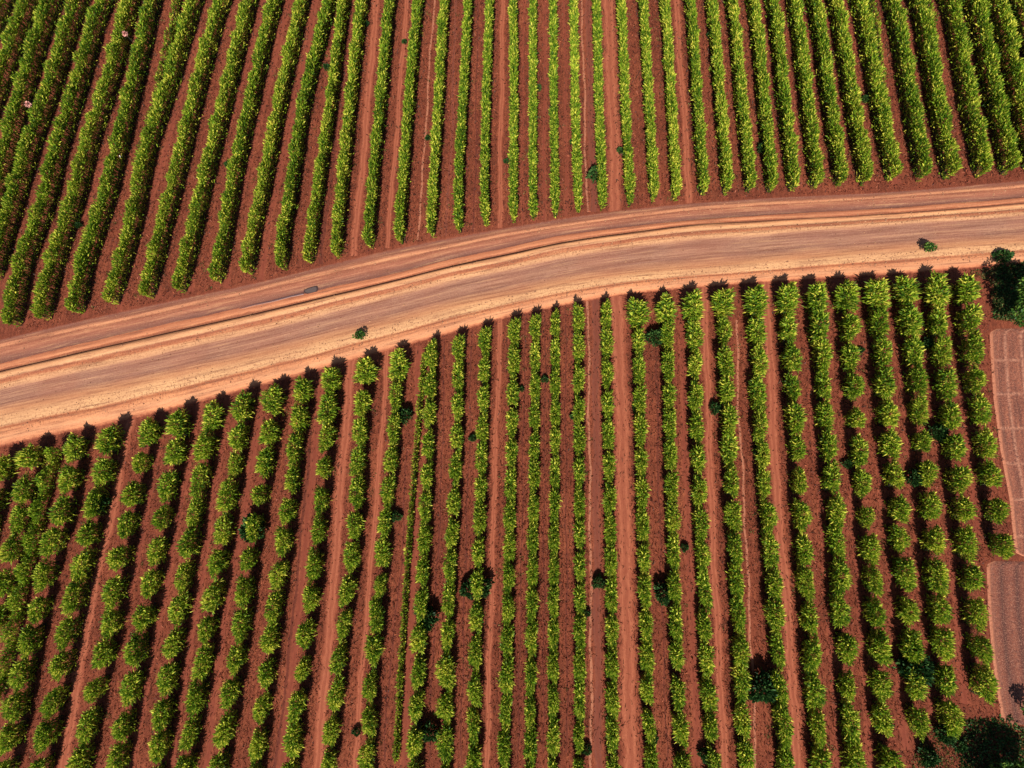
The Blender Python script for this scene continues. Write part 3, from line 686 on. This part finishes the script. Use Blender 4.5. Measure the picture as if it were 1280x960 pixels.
# ------------------------------------------------------------------ trees
def tree(name, px, py, h, R, label, group=None, leafm=M_TLEAF, n=2600, ls=.5, seed=1, flat=.75):
    r = np.random.default_rng(seed); p = un(px, py)
    e = bpy.data.objects.new(name, None); COL.objects.link(e); e.location = p
    tag(e, label, 'tree', group)
    A = Acc(); V, Q = tube([(0, 0, -.05), (.03 * h, .01 * h, .3 * h), (.01 * h, 0, .6 * h), (0, 0, .8 * h)], [.045 * h, .035 * h, .022 * h, .008 * h], 7); A.add(V, Q)
    C = []
    for k in range(9):
        a = k * 2.4 + seed; rad = R * r.uniform(.35, .75) if k else 0; zz = h * (1 - .42 * flat) + r.uniform(-.12, .16) * h
        c = np.array([rad * math.cos(a), rad * math.sin(a), zz]); C.append((c, R * r.uniform(.36, .52)))
        V, Q = tube([(.01 * h, 0, .35 * h), c * np.array([.5, .5, .78]), c], [.02 * h, .013 * h, .005 * h], 5); A.add(V, Q)
    link('trunk', A.mesh('trunk', [M_BARK]), e)
    P = []; D = []
    for i in range(n):
        c, rr = C[r.integers(len(C))]; v = r.normal(size=3); v /= np.linalg.norm(v); q = r.uniform(.3, 1) ** .4
        P.append(c + v * rr * q * np.array([1, 1, .8])); D.append(v * .6 + np.array([0, 0, .25]) + r.normal(0, .4, 3))
    P = np.array(P); D = np.array(D)
    V, Q, T = blades(P, D, r.uniform(.6, 1.1, n) * ls, r.uniform(.4, .7, n) * ls, .2, seed)
    A = Acc(); A.add(V, Q, T, np.repeat(np.clip(r.normal(.5, .25, n), 0, 1), 5)); link('crown', A.mesh('crown', [leafm]), e)
    return e
tree('broadleaf_tree', 1267, 390, 6.8, 3.7, 'big dark tree above the pink raked plot at the right edge, just below the road', seed=3, n=4200, ls=.42)
tree('broadleaf_tree', 1244, 972, 5.0, 3.5, 'large dark tree casting a round shadow in the lower right corner', seed=5, n=3600, ls=.45)
tree('broadleaf_tree', 1275, 883, 2.2, .8, 'small dark tree at the right edge of the furrowed plot', seed=9, n=300, ls=.4)
tree('young_tree', 453, 422, 2.0, .75, 'small young tree standing on the left part of the dirt road edge', 'young trees on the road edge', n=420, ls=.3, seed=12)
tree('young_tree', 1153, 315, 2.2, .75, 'small young tree standing alone on the right part of the dirt road', 'young trees on the road edge', n=420, ls=.3, seed=14)

# pale pink shrubs and the white stone in the upper left rows
M_PINK = mat_plain('pink_blossom', al(225, 120, 110, 1.0), .7, al(250, 200, 185, 1.0), 5.0)
def pink(px, py, R, h, lab, seed):
    r = np.random.default_rng(seed); n = 90; p = un(px, py, h)
    v = r.normal(size=(n, 3)); v /= np.linalg.norm(v, axis=1, keepdims=True)
    P = v * R * .7 * r.uniform(.4, 1, (n, 1)) + np.array([0, 0, h])
    V, Q, T = blades(P, v + np.array([0, 0, .3]), r.uniform(.2, .34, n), r.uniform(.16, .24, n), .1, seed)
    e = bpy.data.objects.new('flowering_shrub', None); COL.objects.link(e); e.location = (p[0], p[1], 0)
    tag(e, lab, 'flowering shrub', 'pink flowering shrubs')
    A = Acc(); A.add(V, Q, T); link('blossom', A.mesh('blossom', [M_PINK]), e)
    A = Acc(); V, Q = tube([(0, 0, -.03), (.05, 0, h * .5), (0, 0, h)], [.08, .06, .03], 5); A.add(V, Q); link('stem', A.mesh('stem', [M_STEM]), e)
pink(35, 130, .5, 3.6, 'pale pink flowering shrub by the left edge between two crop rows', 1)
pink(156, 42, .32, 3.6, 'smaller pink flowering shrub near the top edge between crop rows', 2)
def stone(px, py, z, R, mat, name, lab, cat='stone', sc=(1, .8, .6), seed=1):
    import bmesh
    bm = bmesh.new(); bmesh.ops.create_icosphere(bm, subdivisions=2, radius=R); rr = random.Random(seed)
    for v in bm.verts: v.co = Vector((v.co.x * sc[0], v.co.y * sc[1], v.co.z * sc[2])) * rr.uniform(.85, 1.1)
    me = bpy.data.meshes.new(name); bm.to_mesh(me); bm.free(); me.materials.append(mat)
    o = link(name, me); p = un(px, py, z); o.location = (p[0], p[1], z + R * sc[2] * .5); tag(o, lab, cat); return o
stone(152, 196, 0, .35, mat_plain('white_stone', (.75, .72, .68, 1), .6), 'white_stone', 'small white stone on the soil between crop rows at the upper left')

# puddle with a thin wet trail on the narrow upper lane
def puddle():
    e = bpy.data.objects.new('puddle', None); COL.objects.link(e)
    c = un(389, 363); e.location = (c[0], c[1], 0)
    tag(e, 'dark oval puddle with a thin wet trail on the narrow upper lane', 'puddle')
    ax = un(398, 361) - un(380, 365); ang = math.atan2(ax[1], ax[0])
    N = NT('muddy_water'); N.b.inputs['Base Color'].default_value = (.085, .06, .055, 1); N.b.inputs['Roughness'].default_value = .25
    Nr = mat_plain('wet_mud', al(60, 38, 38), .6, al(78, 50, 48))
    def blob(rx, ry, z, k=36, sq=.6):
        V = [(0, 0, z)]
        for i in range(k):
            t = 2 * math.pi * i / k; x = rx * math.copysign(abs(math.cos(t)) ** sq, math.cos(t)); y = ry * math.copysign(abs(math.sin(t)) ** .8, math.sin(t))
            y += .18 * ry * math.sin(t * 2 + .5); V.append((x * math.cos(ang) - y * math.sin(ang), x * math.sin(ang) + y * math.cos(ang), z))
        return V, [[0, 1 + i, 1 + (i + 1) % k] for i in range(k)]
    V, T = blob(1.12, .5, .125); link('mud_rim', mesh_np('mud_rim', V, None, T, [Nr]), e)
    V, T = blob(.9, .36, .135); link('water', mesh_np('water', V, None, T, [N.m]), e)
    for nm, off, wd, m in (('wet_trail', 0, .13, mat_plain('wet_soil', al(92, 62, 66), .6, al(110, 76, 74))), ('water_line', .17, .05, mat_plain('shallow_water', al(196, 160, 150), .3))):
        V = []; pts = [(380, 367), (365, 370), (340, 376.5), (318, 381), (300, 386)]
        for i, q in enumerate(pts):
            p = un(*q) - c; wj = wd * (1 - .15 * i); V += [(p[0], p[1] - off - wj, .12 + off * .04), (p[0], p[1] - off + wj, .12 + off * .04)]
        b = np.arange(len(pts) - 1) * 2; me = mesh_np(nm, V, np.stack([b + 1, b, b + 2, b + 3], 1), mats=[m])
        if me.polygons[0].normal.z < 0: me.flip_normals()
        link(nm, me, e)
puddle()

# ------------------------------------------------------------------ ground cover nobody could count
def on_bare(P, margin=0.0):
    """true where the photo shows the road or a track"""
    px, py = proj(P); m = np.zeros(len(P), bool)
    n_ = smooth_interp(px, XS, CUR[0.0]); s_ = smooth_interp(px, XS, CUR[1.0])
    m |= (py > n_ - 2) & (py < s_ + 2)
    for ys, xs, w_ in TR:
        if w_ < 4: continue
        k = (py > ys[0]) & (py < ys[-1]); m |= k & (np.abs(px - np.interp(py, ys, xs)) < w_ * .5)
    m |= (px > 1230) & (py > 400) & (py < 910) & (px > np.interp(py, [411, 500, 560, 625, 690, 700, 820, 905], [1237, 1242, 1250, 1262, 1269, 1233, 1240, 1254]))
    return m
n = 190000
x0, x1 = -92, 92
P = np.stack([rng.uniform(-85, 75, n), rng.uniform(-48, 86, n), np.zeros(n)], 1)
px, py = proj(P); P = P[(px > -30) & (px < 1310) & (py > -30) & (py < 990) & ~on_bare(P)]
n = len(P); D = np.stack([rng.normal(0, .55, n), rng.normal(0, .55, n), np.full(n, .6)], 1)
V, Q, T = blades(P, D, rng.uniform(.2, .55, n), rng.uniform(.05, .11, n), .1, 3)
tag(link('dry_stubble', mesh_np('dry_stubble', V, Q, T, [M_STUB], tint=np.repeat(np.clip(rng.normal(.5, .28, n), 0, 1), 5))), 'dry reddish stubble and litter covering the soil between the rows', 'stubble', kind='stuff')
# clods
n = 26000
P = np.stack([rng.uniform(-85, 75, n), rng.uniform(-48, 86, n), np.zeros(n)], 1)
px, py = proj(P); P = P[(px > -30) & (px < 1310) & (py > -30) & (py < 990) & ~on_bare(P)]
n = len(P); R = rng.uniform(.04, .13, n)
OC = np.array([(1, 0, 0), (0, 1, 0), (-1, 0, 0), (0, -1, 0), (0, 0, .8), (0, 0, -.4)])
a = rng.uniform(0, 6.28, n); ca, sa = np.cos(a), np.sin(a)
V = OC[None] * R[:, None, None] * rng.uniform(.7, 1.3, (n, 6, 1)); V = np.stack([V[..., 0] * ca[:, None] - V[..., 1] * sa[:, None], V[..., 0] * sa[:, None] + V[..., 1] * ca[:, None], V[..., 2]], -1) + P[:, None]
TT = np.array([(0, 1, 4), (1, 2, 4), (2, 3, 4), (3, 0, 4), (1, 0, 5), (2, 1, 5), (3, 2, 5), (0, 3, 5)])
tag(link('soil_clods', mesh_np('soil_clods', V.reshape(-1, 3), None, (np.arange(n)[:, None, None] * 6 + TT[None]).reshape(-1, 3), [M_CLOD])), 'loose clods of red earth scattered over the fields', 'soil clods', kind='stuff')
# green weeds: verge below the road at the right, and the lower right corner
def scatter(poly, n, r):
    b_ = np.array(poly, float); out = []
    while len(out) < n:
        q = r.uniform(b_.min(0), b_.max(0)); ins = False; j = len(b_) - 1
        for i in range(len(b_)):
            if (b_[i, 1] > q[1]) != (b_[j, 1] > q[1]) and q[0] < (b_[j, 0] - b_[i, 0]) * (q[1] - b_[i, 1]) / (b_[j, 1] - b_[i, 1]) + b_[i, 0]: ins = not ins
            j = i
        if ins: out.append(un(*q))
    return np.array(out)
r = np.random.default_rng(21)
P = np.concatenate([scatter([(1212, 338), (1290, 330), (1290, 405), (1246, 400), (1238, 370), (1236, 350), (1214, 346)], 2600, r), scatter([(1150, 925), (1175, 900), (1205, 912), (1190, 965), (1130, 975)], 900, r),
                    scatter([(1185, 965), (1215, 900), (1290, 915), (1290, 980)], 900, r), scatter([(1250, 345), (1262, 345), (1262, 400), (1240, 400)], 300, r)])
n = len(P); V, Q, T = blades(P, np.stack([r.normal(0, .5, n), r.normal(0, .5, n), np.full(n, .6)], 1), r.uniform(.2, .5, n), r.uniform(.06, .12, n), .15, 8)
tag(link('grass', mesh_np('grass', V, Q, T, [M_GRASS], tint=np.repeat(np.clip(r.normal(.45, .25, n), 0, 1), 5))), 'patchy green and dry grass around the corner trees', 'grass', kind='stuff')

# dark leaves added to green the big trees' shadows; weeds at the row ends and here and there between the rows
r = np.random.default_rng(31)
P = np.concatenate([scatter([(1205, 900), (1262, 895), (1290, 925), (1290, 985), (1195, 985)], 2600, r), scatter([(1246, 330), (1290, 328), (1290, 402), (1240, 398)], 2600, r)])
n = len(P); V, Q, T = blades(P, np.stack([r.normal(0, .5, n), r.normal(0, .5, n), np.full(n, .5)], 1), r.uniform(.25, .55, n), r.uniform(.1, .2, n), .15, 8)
tag(link('shadow_leaves', mesh_np('shadow_leaves', V, Q, T, [M_DLEAF], tint=np.repeat(np.clip(r.normal(.5, .25, n), 0, 1), 5))), 'dark low leaves added to green the shadows of the big trees at the right edge', 'shadow_leaves', kind='stuff')
C = np.stack([r.uniform(-85, 75, 900), r.uniform(-48, 86, 900), np.zeros(900)], 1)
P = np.repeat(C, 14, 0); P[:, :2] += r.normal(0, .22, (len(P), 2))
px, py = proj(P); P = P[(px > -30) & (px < 1310) & (py > -30) & (py < 990) & ~on_bare(P)]
n = len(P); V, Q, T = blades(P, np.stack([r.normal(0, .6, n), r.normal(0, .6, n), np.full(n, .5)], 1), r.uniform(.15, .4, n), r.uniform(.06, .12, n), .15, 9)
tag(link('weeds', mesh_np('weeds', V, Q, T, [M_GRASS], tint=np.repeat(np.clip(r.normal(.4, .25, n), 0, 1), 5))), 'small weed tufts dotted over the soil between the rows', 'weeds', kind='stuff')
# pebbles along the road sides
n = 5200; vv = np.where(r.random(n) < .8, r.choice([.35, .39, .80, .86, .9, .10], n) + r.normal(0, .018, n), r.uniform(.02, .98, n)); xx = r.uniform(-10, 1290, n)
vv = np.clip(vv, .01, .99)
YY = np.array([smooth_interp(xx, XS, CUR[k]) for k in kv]); pyv = np.array([np.interp(vv[i], kv, YY[:, i]) for i in range(n)])
bl = np.clip((xx - 700) / 260, 0, 1); zz = np.interp(vv, vs, zs) * (1 - bl) + np.interp(vv, vs, zflat) * bl
P = np.array([un(a, b) for a, b in zip(xx, pyv)]); P[:, 2] = zz + .01
R = r.uniform(.03, .09, n) * r.choice([1, 1, 1, 1.6], n)
V = OC[None] * R[:, None, None] * r.uniform(.7, 1.3, (n, 6, 1)) + P[:, None]
tag(link('road_pebbles', mesh_np('road_pebbles', V.reshape(-1, 3), None, (np.arange(n)[:, None, None] * 6 + TT[None]).reshape(-1, 3), [mat_plain('road_stone', al(120, 70, 50), .9, al(214, 156, 116), 1.5)])), 'loose stones and crumbs of earth along the dirt road', 'pebbles', kind='stuff')

# dark stalk litter standing in for the shade along both flanks of every row
r = np.random.default_rng(44); PP = []
for pts, wf in UP + LOW:
    if wf < .6: continue
    W, s = line_world(sorted(pts, key=lambda t: t[1]), ZC); m = int(s[-1] * 34); q = r.uniform(0, s[-1], m)
    PP.append(np.stack([np.interp(q, s, W[:, 0]) + r.normal(0, .78, m), np.interp(q, s, W[:, 1]), np.zeros(m)], 1))
P = np.concatenate(PP); px, py = proj(P)
P = P[(py < smooth_interp(px, XS, CUR[0.0]) - 3) | (py > smooth_interp(px, XS, CUR[1.0]) + 3)]
n = len(P); V, Q, T = blades(P, np.stack([r.normal(0, .4, n), r.normal(0, .4, n), np.full(n, .7)], 1), r.uniform(.25, .7, n), r.uniform(.05, .11, n), .12, 12)
M_SHADE_LITTER = mat_leaf('shade_litter', (0.012, 0.010, 0.008, 1), (0.045, 0.022, 0.015, 1), (0.16, 0.07, 0.04, 1), 0.1, False)
tag(link('shade_litter', mesh_np('shade_litter', V, Q, T, [M_SHADE_LITTER], tint=np.repeat(np.clip(r.normal(.45, .28, n), 0, 1), 5))), 'dark stalk litter standing in for shade along the foot of the crop rows', 'shade litter', kind='stuff')
o = link('dark_shrub', SM[1]); o.location = tuple(un(1249, 323)); o.scale = (1.0, .8, .9)  # shrub added for the dark shape of the big tree's shadow on the road
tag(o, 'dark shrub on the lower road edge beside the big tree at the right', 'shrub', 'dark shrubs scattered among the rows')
